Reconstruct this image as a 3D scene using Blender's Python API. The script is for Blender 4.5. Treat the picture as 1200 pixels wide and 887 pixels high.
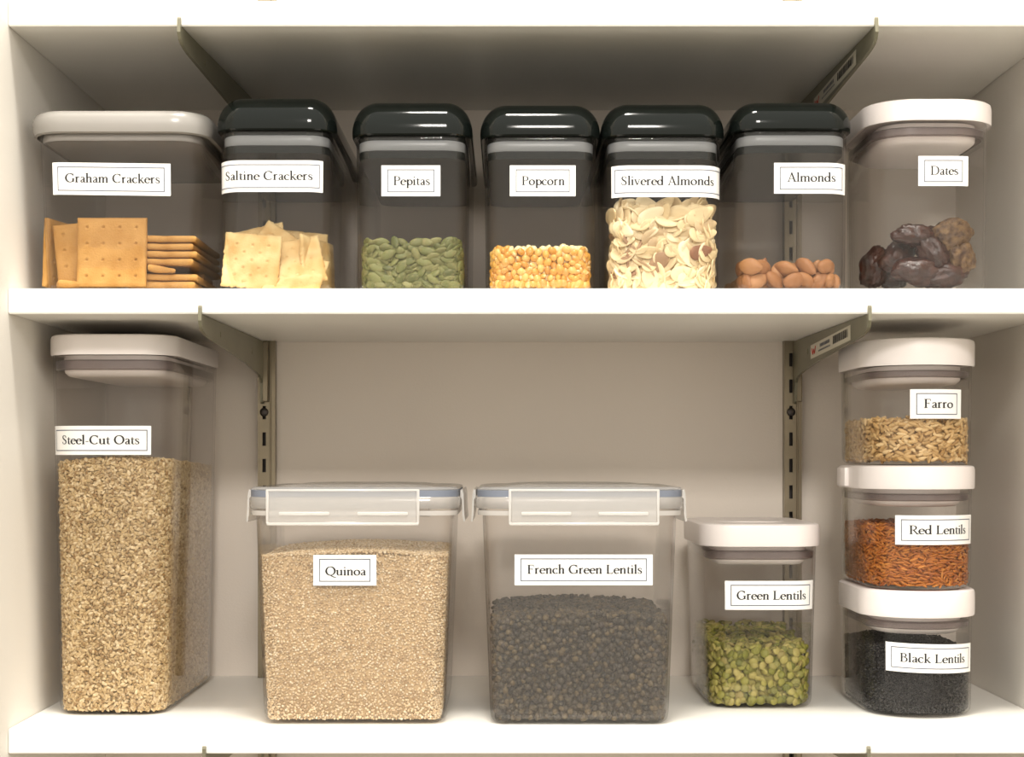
import bpy, bmesh, math, random
import numpy as np
from mathutils import Vector, Matrix, noise

for o in list(bpy.data.objects):
    bpy.data.objects.remove(o, do_unlink=True)
SC = bpy.context.scene
COL = SC.collection
PI = math.pi
random.seed(7)

# ------------------------------------------------------------------ camera
# world: metres, X right, Y into the cupboard (0 = front edge of the shelves), Z up, 0 = lens height
FPX, DIST, CX, CY = 1875.0, 1.25, 593.0, 537.0
cam = bpy.data.cameras.new('camera')
cam_o = bpy.data.objects.new('camera', cam)
COL.objects.link(cam_o)
cam_o.location = (0, -DIST, 0)
cam_o.rotation_euler = (PI/2, 0, 0)
cam.sensor_fit = 'HORIZONTAL'
cam.sensor_width = 36.0
cam.lens = FPX*36/1200
cam.shift_x = (600-CX)/1200
cam.shift_y = (CY-443.5)/1200
cam.clip_start = .05
SC.camera = cam_o

# ------------------------------------------------------------------ light
SC.view_settings.view_transform = 'Standard'
SC.view_settings.look = 'None'
SC.view_settings.exposure = 0.25
SC.view_settings.gamma = 1.0
SC.view_settings.use_curve_mapping = False
SC.cycles.transparent_max_bounces = 40
SC.cycles.max_bounces = 10
SC.cycles.diffuse_bounces = 4
SC.cycles.sample_clamp_indirect = 6.0

world = bpy.data.worlds.new('room_light')
SC.world = world
world.use_nodes = True
wn, wl = world.node_tree.nodes, world.node_tree.links
bg = wn['Background']
tc = wn.new('ShaderNodeTexCoord')
sp = wn.new('ShaderNodeSeparateXYZ')
rp = wn.new('ShaderNodeValToRGB')
wl.new(tc.outputs['Generated'], sp.inputs[0])
mr = wn.new('ShaderNodeMapRange')
mr.inputs['From Min'].default_value = -1
mr.inputs['From Max'].default_value = 1
wl.new(sp.outputs['Z'], mr.inputs['Value'])
wl.new(mr.outputs[0], rp.inputs[0])
e = rp.color_ramp.elements
e[0].position = .25; e[0].color = (.19, .16, .105, 1)
e[1].position = .85; e[1].color = (1.0, .95, .86, 1)
m_ = rp.color_ramp.elements.new(.5); m_.color = (.86, .80, .70, 1)
wl.new(rp.outputs[0], bg.inputs['Color'])
bg.inputs['Strength'].default_value = 1.42

def area(name, loc, aim, size, size_y, power, col):
    l = bpy.data.lights.new(name, 'AREA')
    l.shape = 'RECTANGLE'; l.size = size; l.size_y = size_y; l.energy = power; l.color = col
    o = bpy.data.objects.new(name, l)
    COL.objects.link(o)
    o.location = loc
    o.rotation_euler = (Vector(aim)-Vector(loc)).to_track_quat('-Z', 'Y').to_euler()
    return o
area('ceiling_lamp', (-.02, -.46, 1.70), (0, -.2, 0), .30, .22, 30, (1, .96, .87))
area('room_lamp', (.10, -2.6, 1.30), (0, 0, 0), .5, .25, 34, (1, .95, .88))

# ------------------------------------------------------------------ materials
def mat(name, col=(.8, .8, .8), rough=.5, metal=0, spec=.5, var=None, vscale=40, bump=0, bscale=60, **kw):
    m = bpy.data.materials.new(name)
    m.use_nodes = True
    n, l = m.node_tree.nodes, m.node_tree.links
    b = n['Principled BSDF']
    b.inputs['Base Color'].default_value = (*col, 1)
    b.inputs['Roughness'].default_value = rough
    b.inputs['Metallic'].default_value = metal
    b.inputs['Specular IOR Level'].default_value = spec
    for k, v in kw.items():
        b.inputs[k.replace('_', ' ')].default_value = v
    tcn = n.new('ShaderNodeTexCoord')
    if var:
        t = n.new('ShaderNodeTexNoise'); t.inputs['Scale'].default_value = vscale; t.inputs['Detail'].default_value = 5
        l.new(tcn.outputs['Object'], t.inputs['Vector'])
        r = n.new('ShaderNodeValToRGB')
        r.color_ramp.elements[0].position = .35; r.color_ramp.elements[0].color = (*col, 1)
        r.color_ramp.elements[1].position = .68; r.color_ramp.elements[1].color = (*var, 1)
        l.new(t.outputs['Fac'], r.inputs[0]); l.new(r.outputs[0], b.inputs['Base Color'])
    if bump:
        t = n.new('ShaderNodeTexNoise'); t.inputs['Scale'].default_value = bscale; t.inputs['Detail'].default_value = 4
        l.new(tcn.outputs['Object'], t.inputs['Vector'])
        bp = n.new('ShaderNodeBump'); bp.inputs['Strength'].default_value = bump; bp.inputs['Distance'].default_value = .002
        l.new(t.outputs['Fac'], bp.inputs['Height']); l.new(bp.outputs[0], b.inputs['Normal'])
    return m

def clear(name, tint=(.97, .965, .96), haze=.03, hcol=(.8, .78, .76), f0=.04, rough=.03):
    """thin clear plastic: straight-through transmission, Schlick reflection, a little milkiness"""
    m = bpy.data.materials.new(name)
    m.use_nodes = True
    n, l = m.node_tree.nodes, m.node_tree.links
    n.remove(n['Principled BSDF'])
    out = n['Material Output']
    tr = n.new('ShaderNodeBsdfTransparent'); tr.inputs[0].default_value = (*tint, 1)
    df = n.new('ShaderNodeBsdfDiffuse'); df.inputs[0].default_value = (*hcol, 1)
    tl = n.new('ShaderNodeBsdfTranslucent'); tl.inputs[0].default_value = (*hcol, 1)
    md = n.new('ShaderNodeMixShader'); md.inputs[0].default_value = .45
    l.new(df.outputs[0], md.inputs[1]); l.new(tl.outputs[0], md.inputs[2])
    mh = n.new('ShaderNodeMixShader'); mh.inputs[0].default_value = haze
    l.new(tr.outputs[0], mh.inputs[1]); l.new(md.outputs[0], mh.inputs[2])
    gl = n.new('ShaderNodeBsdfGlossy'); gl.inputs['Roughness'].default_value = rough
    lw = n.new('ShaderNodeLayerWeight'); lw.inputs['Blend'].default_value = .5
    pw = n.new('ShaderNodeMath'); pw.operation = 'POWER'; pw.inputs[1].default_value = 5
    l.new(lw.outputs['Facing'], pw.inputs[0])
    ma = n.new('ShaderNodeMath'); ma.operation = 'MULTIPLY_ADD'; ma.inputs[1].default_value = .8; ma.inputs[2].default_value = f0
    l.new(pw.outputs[0], ma.inputs[0])
    mx = n.new('ShaderNodeMixShader')
    l.new(ma.outputs[0], mx.inputs[0]); l.new(mh.outputs[0], mx.inputs[1]); l.new(gl.outputs[0], mx.inputs[2])
    l.new(mx.outputs[0], out.inputs['Surface'])
    return m

def grain_mat(name, stops, rough=.5, island=False, spec=.3, spot=None, axis=None, bump=.0, bscale=900, spot_scale=300, spot_at=.6):
    """colour varies from piece to piece (object random, or mesh island random in a merged mass)"""
    m = bpy.data.materials.new(name)
    m.use_nodes = True
    n, l = m.node_tree.nodes, m.node_tree.links
    b = n['Principled BSDF']
    b.inputs['Roughness'].default_value = rough
    b.inputs['Specular IOR Level'].default_value = spec
    if island:
        src = n.new('ShaderNodeNewGeometry').outputs['Random Per Island']
    else:
        src = n.new('ShaderNodeObjectInfo').outputs['Random']
    r = n.new('ShaderNodeValToRGB')
    el = r.color_ramp.elements
    el[0].position = 0; el[0].color = (*stops[0], 1)
    el[1].position = 1; el[1].color = (*stops[-1], 1)
    for i, c in enumerate(stops[1:-1]):
        x = el.new((i+1)/(len(stops)-1)); x.color = (*c, 1)
    l.new(src, r.inputs[0])
    colr = r.outputs[0]
    tcn = n.new('ShaderNodeTexCoord')
    if spot:
        t = n.new('ShaderNodeTexNoise'); t.inputs['Scale'].default_value = spot_scale; t.inputs['Detail'].default_value = 4
        l.new(tcn.outputs['Object'], t.inputs['Vector'])
        q = n.new('ShaderNodeMapRange'); q.inputs['From Min'].default_value = spot_at-.08; q.inputs['From Max'].default_value = spot_at+.1
        l.new(t.outputs['Fac'], q.inputs['Value'])
        x = n.new('ShaderNodeMix'); x.data_type = 'RGBA'
        l.new(q.outputs[0], x.inputs['Factor']); l.new(colr, x.inputs['A']); x.inputs['B'].default_value = (*spot, 1)
        colr = x.outputs['Result']
    if axis:      # a pale tip along the grain's own long axis: (from, to, colour)
        s = n.new('ShaderNodeSeparateXYZ'); l.new(tcn.outputs['Object'], s.inputs[0])
        q = n.new('ShaderNodeMapRange'); q.inputs['From Min'].default_value = axis[0]; q.inputs['From Max'].default_value = axis[1]
        l.new(s.outputs['X'], q.inputs['Value'])
        x = n.new('ShaderNodeMix'); x.data_type = 'RGBA'
        l.new(q.outputs[0], x.inputs['Factor']); l.new(colr, x.inputs['A']); x.inputs['B'].default_value = (*axis[2], 1)
        colr = x.outputs['Result']
    l.new(colr, b.inputs['Base Color'])
    if bump:
        t = n.new('ShaderNodeTexNoise'); t.inputs['Scale'].default_value = bscale
        l.new(tcn.outputs['Object'], t.inputs['Vector'])
        bp = n.new('ShaderNodeBump'); bp.inputs['Strength'].default_value = bump; bp.inputs['Distance'].default_value = .001
        l.new(t.outputs['Fac'], bp.inputs['Height']); l.new(bp.outputs[0], b.inputs['Normal'])
    return m

M = {}
M['shelf'] = mat('white_melamine', (.86, .84, .79), .4, var=(.88, .86, .81), vscale=6, bump=.03, bscale=300)
M['back'] = mat('beige_back_paint', (.74, .665, .59), .6, var=(.76, .685, .61), vscale=3, bump=.08, bscale=500)
M['side'] = mat('cream_side_paint', (.80, .76, .70), .55, var=(.82, .78, .72), vscale=3, bump=.06, bscale=400)
M['steel'] = mat('olive_grey_steel', (.19, .178, .122), .38, metal=.4, var=(.22, .205, .145), vscale=30)
M['zinc'] = mat('brassy_zinc', (.27, .225, .155), .32, metal=.7, var=(.23, .19, .13), vscale=25)
M['screw'] = mat('dark_screw_and_slot_shade', (.06, .05, .045), .4, metal=.5)  # screw heads, and the dark painted as shade behind the slots
M['clear'] = clear('clear_plastic', (.978, .974, .972), .012, (.62, .57, .52), .014)
M['frost'] = clear('milky_plastic', (.975, .966, .958), .042, (.86, .82, .79), .025, .12)
M['milky_lid'] = clear('milky_lid_plastic', (.95, .95, .95), .32, (.90, .88, .86), .05, .15)
M['milky_rim'] = clear('milky_clip_edge', (.95, .95, .95), .62, (.95, .93, .91), .05, .2)
M['greylid'] = mat('satin_grey_lid', (.30, .285, .265), .25, spec=.6, var=(.33, .31, .29), vscale=12)
M['black'] = mat('gloss_black_plastic', (.006, .008, .007), .09, spec=.22, bump=.012, bscale=40)
M['whitelid'] = mat('white_lid_plastic', (.83, .77, .75), .32, spec=.4, var=(.85, .79, .77), vscale=10)
M['seal_pale'] = clear('pale_silicone_seal', (.9, .92, .93), .55, (.72, .75, .78), .03, .3)
M['seal_dark'] = clear('mauve_grey_seal', (.58, .52, .51), .5, (.24, .205, .20), .03, .3)
M['seal_blue'] = mat('slate_blue_seal', (.17, .19, .24), .45)
M['paper'] = mat('label_paper', (.93, .92, .90), .6, var=(.94, .93, .91), vscale=50)
M['ink'] = mat('dark_ink', (.012, .012, .016), .7)
M['line'] = mat('grey_blue_ink', (.13, .14, .18), .7)
M['red'] = mat('red_ink', (.6, .06, .04), .6)
M['stick'] = mat('bracket_sticker_paper', (.62, .58, .48), .6)

# ------------------------------------------------------------------ object helpers
def link(name, me, m=None, parent=None):
    o = bpy.data.objects.new(name, me)
    COL.objects.link(o)
    if m is not None:
        for k in (m if isinstance(m, (list, tuple)) else [m]):
            me.materials.append(k)
    if parent is not None:
        o.parent = parent
    return o

def obj(name, bm, m, parent=None, smooth=None):
    bmesh.ops.recalc_face_normals(bm, faces=bm.faces)
    if smooth is not None:
        for f in bm.faces: f.smooth = True
        for e_ in bm.edges:
            if len(e_.link_faces) == 2 and e_.calc_face_angle(0) > math.radians(smooth): e_.smooth = False
    me = bpy.data.meshes.new(name)
    bm.to_mesh(me); bm.free()
    return link(name, me, m, parent)

def tag(o, label=None, cat=None, group=None, kind=None):
    if label: o['label'] = label
    if cat: o['category'] = cat
    if group: o['group'] = group
    if kind: o['kind'] = kind
    return o

def empty(name, loc):
    o = bpy.data.objects.new(name, None)
    o.empty_display_size = .02
    COL.objects.link(o)
    o.location = loc
    return o

def rehome(root):
    """parts are modelled in world space: keep them there under an Empty that stands elsewhere"""
    bpy.context.view_layer.update()
    for c in root.children:
        c.matrix_parent_inverse = root.matrix_world.inverted()

def box(bm, x0, x1, y0, y1, z0, z1, bev=0, seg=2):
    vs = [bm.verts.new(p) for p in ((x0, y0, z0), (x1, y0, z0), (x1, y1, z0), (x0, y1, z0), (x0, y0, z1), (x1, y0, z1), (x1, y1, z1), (x0, y1, z1))]
    fs = [bm.faces.new([vs[i] for i in f]) for f in ((0, 3, 2, 1), (4, 5, 6, 7), (0, 1, 5, 4), (1, 2, 6, 5), (2, 3, 7, 6), (3, 0, 4, 7))]
    if bev:
        es = list({e_ for f in fs for e_ in f.edges})
        bmesh.ops.bevel(bm, geom=es, offset=bev, segments=seg, affect='EDGES', profile=.5)

def prism(bm, pts, axis, a0, a1):
    """extrude a 2-D outline along an axis ('x': pts are (y,z); 'z': (x,y); 'y': (x,z))"""
    def P(p, a):
        return {'x': (a, p[0], p[1]), 'y': (p[0], a, p[1]), 'z': (p[0], p[1], a)}[axis]
    A = [bm.verts.new(P(p, a0)) for p in pts]; B = [bm.verts.new(P(p, a1)) for p in pts]
    n = len(pts)
    bm.faces.new(A); bm.faces.new(B[::-1])
    for i in range(n):
        bm.faces.new((A[i], B[i], B[(i+1) % n], A[(i+1) % n]))

def loft(bm, rings, cap0=True, cap1=True):
    R = [[bm.verts.new(p) for p in r] for r in rings]
    n = len(R[0])
    for a, b in zip(R, R[1:]):
        for i in range(n):
            bm.faces.new((a[i], a[(i+1) % n], b[(i+1) % n], b[i]))
    if cap0: bm.faces.new(R[0][::-1])
    if cap1: bm.faces.new(R[-1])

def rrect(x0, x1, y0, y1, r, inset, z, n=9):
    x0, x1, y0, y1 = x0+inset, x1-inset, y0+inset, y1-inset
    r = max(r-inset, .0008)
    pts = []
    for cx, cy, a0 in ((x1-r, y0+r, -PI/2), (x1-r, y1-r, 0), (x0+r, y1-r, PI/2), (x0+r, y0+r, PI)):
        for k in range(n):
            a = a0+PI/2*k/(n-1)
            pts.append((cx+r*math.cos(a), cy+r*math.sin(a), z))
    return pts

# ------------------------------------------------------------------ setting
XL, XR, YB = -.389, .437, .304
def struct(name, x0, x1, y0, y1, z0, z1, m):
    bm = bmesh.new(); box(bm, x0, x1, y0, y1, z0, z1)
    return tag(obj(name, bm, m), kind='structure')
struct('wall_back', XL-.05, XR+.05, YB, YB+.04, -.75, .80, M['back'])
struct('wall_left', XL-.05, XL, -.16, YB, -.75, .80, M['side'])
struct('wall_right', XR, XR+.05, -.16, YB, -.75, .80, M['side'])

SX = (-.2309, .2768)            # the two slotted uprights on the back wall
def shelf(z0, z1, label):
    bm = bmesh.new()
    g, w, d = .0005, .0092, .0135
    yb = YB-g
    pts = [(XL+g, 0), (XR-g, 0), (XR-g, yb)]
    for s in (SX[1], SX[0]):
        pts += [(s+w, yb), (s+w, yb-d), (s-w, yb-d), (s-w, yb)]
    pts.append((XL+g, yb))
    prism(bm, pts, 'z', z0, z1)
    bm.edges.ensure_lookup_table()
    es = [e_ for e_ in bm.edges if all(abs(v.co.y) < 1e-6 for v in e_.verts) and abs(e_.verts[0].co.z-e_.verts[1].co.z) < 1e-6]
    bmesh.ops.bevel(bm, geom=es, offset=.0008, segments=2, affect='EDGES')
    return tag(obj('pantry_shelf', bm, M['shelf']), label, 'shelf', 'white pantry shelves')
ZT, ZM, ZB = (.3378, .3573), (.1130, .1327), (-.2307, -.2113)
shelf(*ZT, 'topmost white shelf board, above the black-lidded jars')
shelf(*ZM, 'middle white shelf board carrying the row of seven jars')
shelf(*ZB, 'bottom white shelf board carrying the oats, quinoa and lentils')

def standard(x, label):
    root = empty('shelf_standard', (x, YB, -.74))
    bm = bmesh.new()
    y0, y1 = YB-.012, YB-.0005
    w, t = .0083, .0014
    box(bm, x-w, x-w+t, y0, y1, -.74, .79)
    box(bm, x+w-t, x+w, y0, y1, -.74, .79)
    sx, sw = x-.0022, .0017                    # slot column, cut through the front web
    box(bm, x-w+t, sx-sw, y0, y0+t, -.74, .79)
    box(bm, sx+sw, x+w-t, y0, y0+t, -.74, .79)
    z = -.74
    while z < .78:
        box(bm, sx-sw, sx+sw, y0, y0+t, z, z+.0125)
        z += .0255
    obj('channel', bm, M['zinc'], root)
    bm = bmesh.new()  # added dark sheet standing in for the shade inside the open-backed channel
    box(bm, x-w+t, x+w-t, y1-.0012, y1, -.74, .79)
    obj('slot_shade_plate', bm, M['screw'], root)
    bm = bmesh.new()                           # folded rib beside the slots
    box(bm, x+.0030, x+.0048, y0-.0012, y0, -.74, .79, .0005, 1)
    obj('rib', bm, M['zinc'], root)
    for zz in (.0445, -.30, .36):
        bm = bmesh.new()
        loft(bm, [[(sx+.0042*f*math.cos(2*PI*k/16), y0-dy, zz+.0042*f*math.sin(2*PI*k/16)) for k in range(16)] for f, dy in ((1, 0), (1, .0012), (.8, .0022), (.35, .0027))])
        obj('screw', bm, M['screw'], root, 40)
    rehome(root)
    return tag(root, label, 'shelf standard', 'slotted uprights on the back wall')
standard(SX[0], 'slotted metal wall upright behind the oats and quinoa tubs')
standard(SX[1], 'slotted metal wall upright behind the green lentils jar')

def bracket(zs, xf, xb, label, sticker=0):
    """vertical steel plate under a shelf; xf / xb: its X at the front tip and at the upright"""
    z = zs-.0006
    prof = [(-.0040, z+.0050), (-.0034, z+.0064), (-.0022, z+.0068), (-.0008, z+.0060), (-.0005, z), (.2885, z), (.2885, z-.060), (.2855, z-.058),
            (.2835, z-.040), (.279, z-.036), (.270, z-.0335), (.2475, z-.031), (.20, z-.0265), (.123, z-.0215), (.07, z-.0185), (.025, z-.0158), (.012, z-.0142), (.004, z-.0125), (-.001, z-.010), (-.0040, z-.005)]
    L = .2885
    root = empty('shelf_bracket', (xb, YB-.0155, z))
    def X(y): return xf+(xb-xf)*(y/L)
    bm = bmesh.new()
    prism(bm, prof, 'x', -.0013, .0013)
    for v in bm.verts: v.co.x += X(v.co.y)
    obj('plate', bm, M['steel'], root)
    bm = bmesh.new()                          # the tongue that hooks into the slots
    box(bm, xb+.0006, xb+.0062, .2845, .2903, z-.058, z-.0005, .0008, 1)
    obj('tongue', bm, M['zinc'], root)
    for yy, zz in ((.075, -.010), (.225, -.014)):
        bm = bmesh.new()
        for s in (-1, 1):
            loft(bm, [[(X(yy)+s*a, yy+.0028*f*math.cos(2*PI*k/12), z+zz+.0028*f*math.sin(2*PI*k/12)) for k in range(12)] for f, a in ((1, .0011), (.9, .0016), (.5, .0019))])
        obj('pressed_dimple', bm, M['steel'], root, 40)
    if sticker:
        s = sticker
        def q(bm_, u0, u1, v0, v1, lift):
            def P(u, v):
                y = .055+.155*u
                top = z-.0035-.006*u
                return (X(y)+s*(.0013+lift), y, top-.0125*v)
            bm_.faces.new([bm_.verts.new(P(*c)) for c in ((u0, v0), (u1, v0), (u1, v1), (u0, v1))])
        bm = bmesh.new(); q(bm, 0, 1, 0, 1, .0002)
        st = obj('barcode_sticker', bm, M['stick'], root)
        bm = bmesh.new()
        u = .06; rnd = random.Random(4)
        while u < .42:
            w = rnd.choice((.006, .006, .012, .018)); q(bm, u, u+w, .16, .72, .0005); u += w+rnd.choice((.006, .01, .014))
        obj('barcode', bm, M['ink'], st)
        bm = bmesh.new()
        for a in range(9): q(bm, .50+.028*a, .518+.028*a, .22, .46, .0005)
        for a in range(12): q(bm, .48+.026*a, .496+.026*a, .62, .74, .0005)
        obj('small_print', bm, M['line'], st)
        bm = bmesh.new()
        # red zigzag mark at the wall end
        for a, (u0, v0, u1, v1) in enumerate(((.965, .25, .935, .75), (.935, .75, .915, .35), (.915, .35, .89, .75), (.89, .75, .86, .2))):
            def P(u, v):
                y = .055+.155*u
                return (X(y)+s*(.0013+.0005), y, z-.0035-.006*u-.0125*v)
            bm.faces.new([bm.verts.new(P(*c)) for c in ((u0+.010, v0), (u0-.010, v0), (u1-.010, v1), (u1+.010, v1))])
        obj('logo_mark', bm, M['red'], st)
    rehome(root)
    return tag(root, label, 'shelf bracket', 'steel shelf brackets')
bracket(ZT[0], -.2547, -.2370, 'olive-grey steel bracket under the top shelf, above the saltine crackers')
bracket(ZT[0], .2887, .2800, 'steel bracket under the top shelf, above the almonds and dates', -1)
bracket(ZM[0], -.2385, -.2345, 'olive-grey steel bracket under the middle shelf, beside the oats lid')
bracket(ZM[0], .2835, .2780, 'steel bracket with barcode sticker under the middle shelf, beside the farro', -1)
bracket(ZB[0], -.2353, -.2335, 'steel bracket tip showing under the bottom shelf below the oats and quinoa')
bracket(ZB[0], .2827, .2775, 'steel bracket tip showing under the bottom shelf below the lentil stack')

# ------------------------------------------------------------------ lettering: a drawn old-style serif
def cr(P, n=7):
    out = []
    Q = [P[0]]+list(P)+[P[-1]]
    for i in range(1, len(Q)-2):
        p0, p1, p2, p3 = (np.array(Q[i+k], float) for k in (-1, 0, 1, 2))
        for k in range(n):
            t = k/n
            out.append(.5*((2*p1)+(-p0+p2)*t+(2*p0-5*p1+4*p2-p3)*t*t+(-p0+3*p1-3*p2+p3)*t**3))
    out.append(np.array(P[-1], float))
    return out

def strip(pts):
    pts = [(p[0], p[1], p[2]*1.0+.012) for p in pts]
    """pts: (x, y, width) along a centre line -> quads"""
    L, R = [], []
    for i, p in enumerate(pts):
        a, b = pts[max(i-1, 0)], pts[min(i+1, len(pts)-1)]
        dx, dy = b[0]-a[0], b[1]-a[1]
        h = math.hypot(dx, dy) or 1
        nx, ny = -dy/h*p[2]/2, dx/h*p[2]/2
        L.append((p[0]+nx, p[1]+ny)); R.append((p[0]-nx, p[1]-ny))
    return [(L[i], R[i], R[i+1], L[i+1]) for i in range(len(pts)-1)]

SW, HW = .128, .066
def S_(*P): return strip(cr(P))
def LN(x0, y0, x1, y1, w, n=4): return strip([(x0+(x1-x0)*k/n, y0+(y1-y0)*k/n, w) for k in range(n+1)])
def ST(x, y0, y1, w=SW): return LN(x, y0, x, y1, w)
def SB(x0, x1, y): return LN(x0, y+.02, x1, y+.02, .04)+[((x0+.03, y+.04), (x1-.03, y+.04), ((x0+x1)/2+.05, y+.085), ((x0+x1)/2-.05, y+.085))]
def STP(x0, x1, y): return LN(x0, y-.02, x1, y-.02, .04)
def FL(x, y): return [((x-.13, y-.10), (x-.13, y-.075), (x+SW/2, y+.01), (x-SW/2, y-.12))]
def EL(cx, cy, rx, ry, a0=0, a1=360, t=.135, h=HW, sl=12, n=30):
    P = []
    for k in range(n+1):
        a = math.radians(a0+(a1-a0)*k/n)
        P.append((cx+rx*math.cos(a), cy+ry*math.sin(a), h+(t-h)*abs(math.cos(a-math.radians(sl)))**1.5))
    return strip(P)
def DOT(x, y, r): return [((x, y), (x+r*math.cos(a), y+r*math.sin(a)), (x+r*math.cos(a+PI/8), y+r*math.sin(a+PI/8)), (x+r*math.cos(a+PI/4), y+r*math.sin(a+PI/4))) for a in [PI/4*k for k in range(8)]]
XH, AS = .64, 1.06
def ARCH(x): return S_((x+.02, .44, .04), (x+.12, .58, .07), (x+.24, .60, .095), (x+.30, .50, SW), (x+.30, .25, SW), (x+.30, .0, SW))+SB(x+.19, x+.42, 0)
SS = [(.34, .47, .055), (.31, .58, .05), (.2, .615, .05), (.09, .55, .08), (.11, .42, .1), (.22, .33, .115), (.33, .23, .105), (.34, .1, .08), (.22, .02, .05), (.1, .05, .05), (.06, .17, .055)]
BOWLP = S_((.14, .97, .045), (.36, .97, .05), (.53, .88, .09), (.57, .73, .11), (.53, .58, .09), (.38, .49, .05), (.16, .48, .045))
GL = {
 'l': (.28, ST(.14, 0, AS)+FL(.14, AS)+SB(.02, .26, 0)),
 'i': (.28, ST(.14, 0, XH)+FL(.14, XH)+SB(.02, .26, 0)+DOT(.13, .88, .068)),
 'h': (.58, ST(.14, 0, AS)+FL(.14, AS)+SB(.02, .26, 0)+ARCH(.14)),
 'n': (.58, ST(.14, 0, XH)+FL(.14, XH)+SB(.02, .26, 0)+ARCH(.14)),
 'm': (.88, ST(.14, 0, XH)+FL(.14, XH)+SB(.02, .26, 0)+ARCH(.14)+ARCH(.44)),
 'r': (.42, ST(.14, 0, XH)+FL(.14, XH)+SB(.02, .28, 0)+S_((.16, .42, .04), (.23, .56, .06), (.30, .61, .085), (.37, .57, .10))),
 'u': (.60, FL(.13, XH)+FL(.45, XH)+S_((.13, .62, SW), (.13, .18, SW), (.18, .06, .09), (.28, .03, .06), (.45, .15, .045))+ST(.45, 0, XH)+LN(.45, .02, .57, .03, .04)),
 'o': (.57, EL(.285, .31, .215, .285)),
 'c': (.47, EL(.27, .31, .205, .285, 48, 318)+DOT(.39, .51, .05)),
 'e': (.49, EL(.265, .31, .20, .285, 8, 318)+LN(.07, .36, .47, .36, .045)),
 'd': (.58, EL(.26, .305, .195, .275)+ST(.45, 0, AS)+FL(.45, AS)+LN(.45, .02, .57, .03, .04)),
 'p': (.58, ST(.14, -.33, XH)+FL(.14, XH)+SB(.02, .27, -.33)+EL(.335, .31, .19, .28)),
 'a': (.47, S_((.09, .49, .09), (.14, .585, .06), (.24, .61, .06), (.32, .56, .09), (.345, .45, SW), (.345, .12, SW), (.38, .03, .07), (.46, .05, .04))+S_((.345, .37, .04), (.2, .3, .06), (.095, .17, .10), (.12, .05, .085), (.2, .025, .06), (.345, .11, .045))),
 's': (.41, S_(*SS)),
 'S': (.58, S_(*[(x*1.28+.02, y*1.58, w*1.08) for x, y, w in SS])),
 't': (.35, S_((.16, .80, .03), (.16, .62, .09), (.16, .14, SW), (.2, .045, .085), (.27, .025, .055), (.34, .07, .04))+LN(.03, .60, .33, .60, .05)),
 'k': (.56, ST(.14, 0, AS)+FL(.14, AS)+SB(.02, .26, 0)+LN(.17, .28, .43, .58, .05)+STP(.32, .54, XH)+LN(.25, .36, .48, .03, .105)+SB(.38, .58, 0)),
 'v': (.54, LN(.09, .60, .28, .02, .10)+LN(.28, .02, .45, .60, .05)+STP(0, .20, XH)+STP(.36, .54, XH)),
 'L': (.64, ST(.17, 0, 1)+STP(.04, .31, 1)+LN(.04, .03, .57, .03, .065)+[((.50, .03), (.56, .03), (.61, .24), (.58, .24))]+SB(.04, .30, 0)),
 'F': (.62, ST(.17, 0, 1)+LN(.04, .977, .54, .977, .045)+[((.48, .97), (.55, .97), (.57, .77), (.545, .77))]+LN(.17, .52, .43, .52, .045)+LN(.43, .42, .43, .62, .035)+SB(.04, .32, 0)),
 'P': (.64, ST(.18, 0, 1)+STP(.04, .2, 1)+SB(.05, .33, 0)+BOWLP),
 'R': (.74, ST(.18, 0, 1)+STP(.04, .2, 1)+SB(.05, .33, 0)+BOWLP+LN(.35, .50, .66, .04, .105)+SB(.56, .80, 0)),
 'B': (.68, ST(.18, 0, 1)+STP(.04, .2, 1)+LN(.04, .02, .3, .02, .04)+S_((.14, .97, .045), (.34, .97, .05), (.49, .89, .085), (.52, .76, .105), (.48, .63, .08), (.34, .55, .045), (.18, .54, .04))
       +S_((.18, .54, .04), (.38, .53, .05), (.56, .43, .095), (.59, .28, .115), (.54, .11, .09), (.38, .03, .05), (.14, .025, .045))),
 'D': (.86, ST(.18, 0, 1)+STP(.04, .2, 1)+LN(.04, .02, .3, .02, .04)+S_((.14, .97, .045), (.42, .97, .05), (.64, .87, .085), (.75, .66, .115), (.76, .5, .12), (.75, .34, .115), (.64, .13, .085), (.42, .03, .05), (.14, .025, .045))),
 'O': (.90, EL(.45, .5, .36, .475, t=.145)),
 'Q': (.90, EL(.45, .5, .36, .475, t=.145)+S_((.42, .03, .05), (.55, -.07, .09), (.74, -.19, .08), (.92, -.22, .04))),
 'C': (.78, EL(.44, .5, .35, .475, 46, 314, t=.145)+LN(.70, .97, .70, .70, .04)),
 'G': (.84, EL(.44, .5, .35, .475, 46, 316, t=.145)+LN(.70, .97, .70, .70, .04)+ST(.70, .06, .42)+STP(.57, .82, .44)),
 'A': (.80, LN(.40, .99, .14, .03, .05)+LN(.39, 1.02, .67, .03, .115)+LN(.23, .34, .57, .34, .045)+SB(.02, .27, 0)+SB(.54, .82, 0)),
 '-': (.34, LN(.05, .31, .28, .31, .06)),
 ' ': (.30, []),
}
def text_quads(s):
    x, out = 0, []
    for ch in s:
        w, q = GL[ch]
        out += [[(x+a, b) for a, b in f] for f in q]
        x += w
    return out, x

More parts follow.
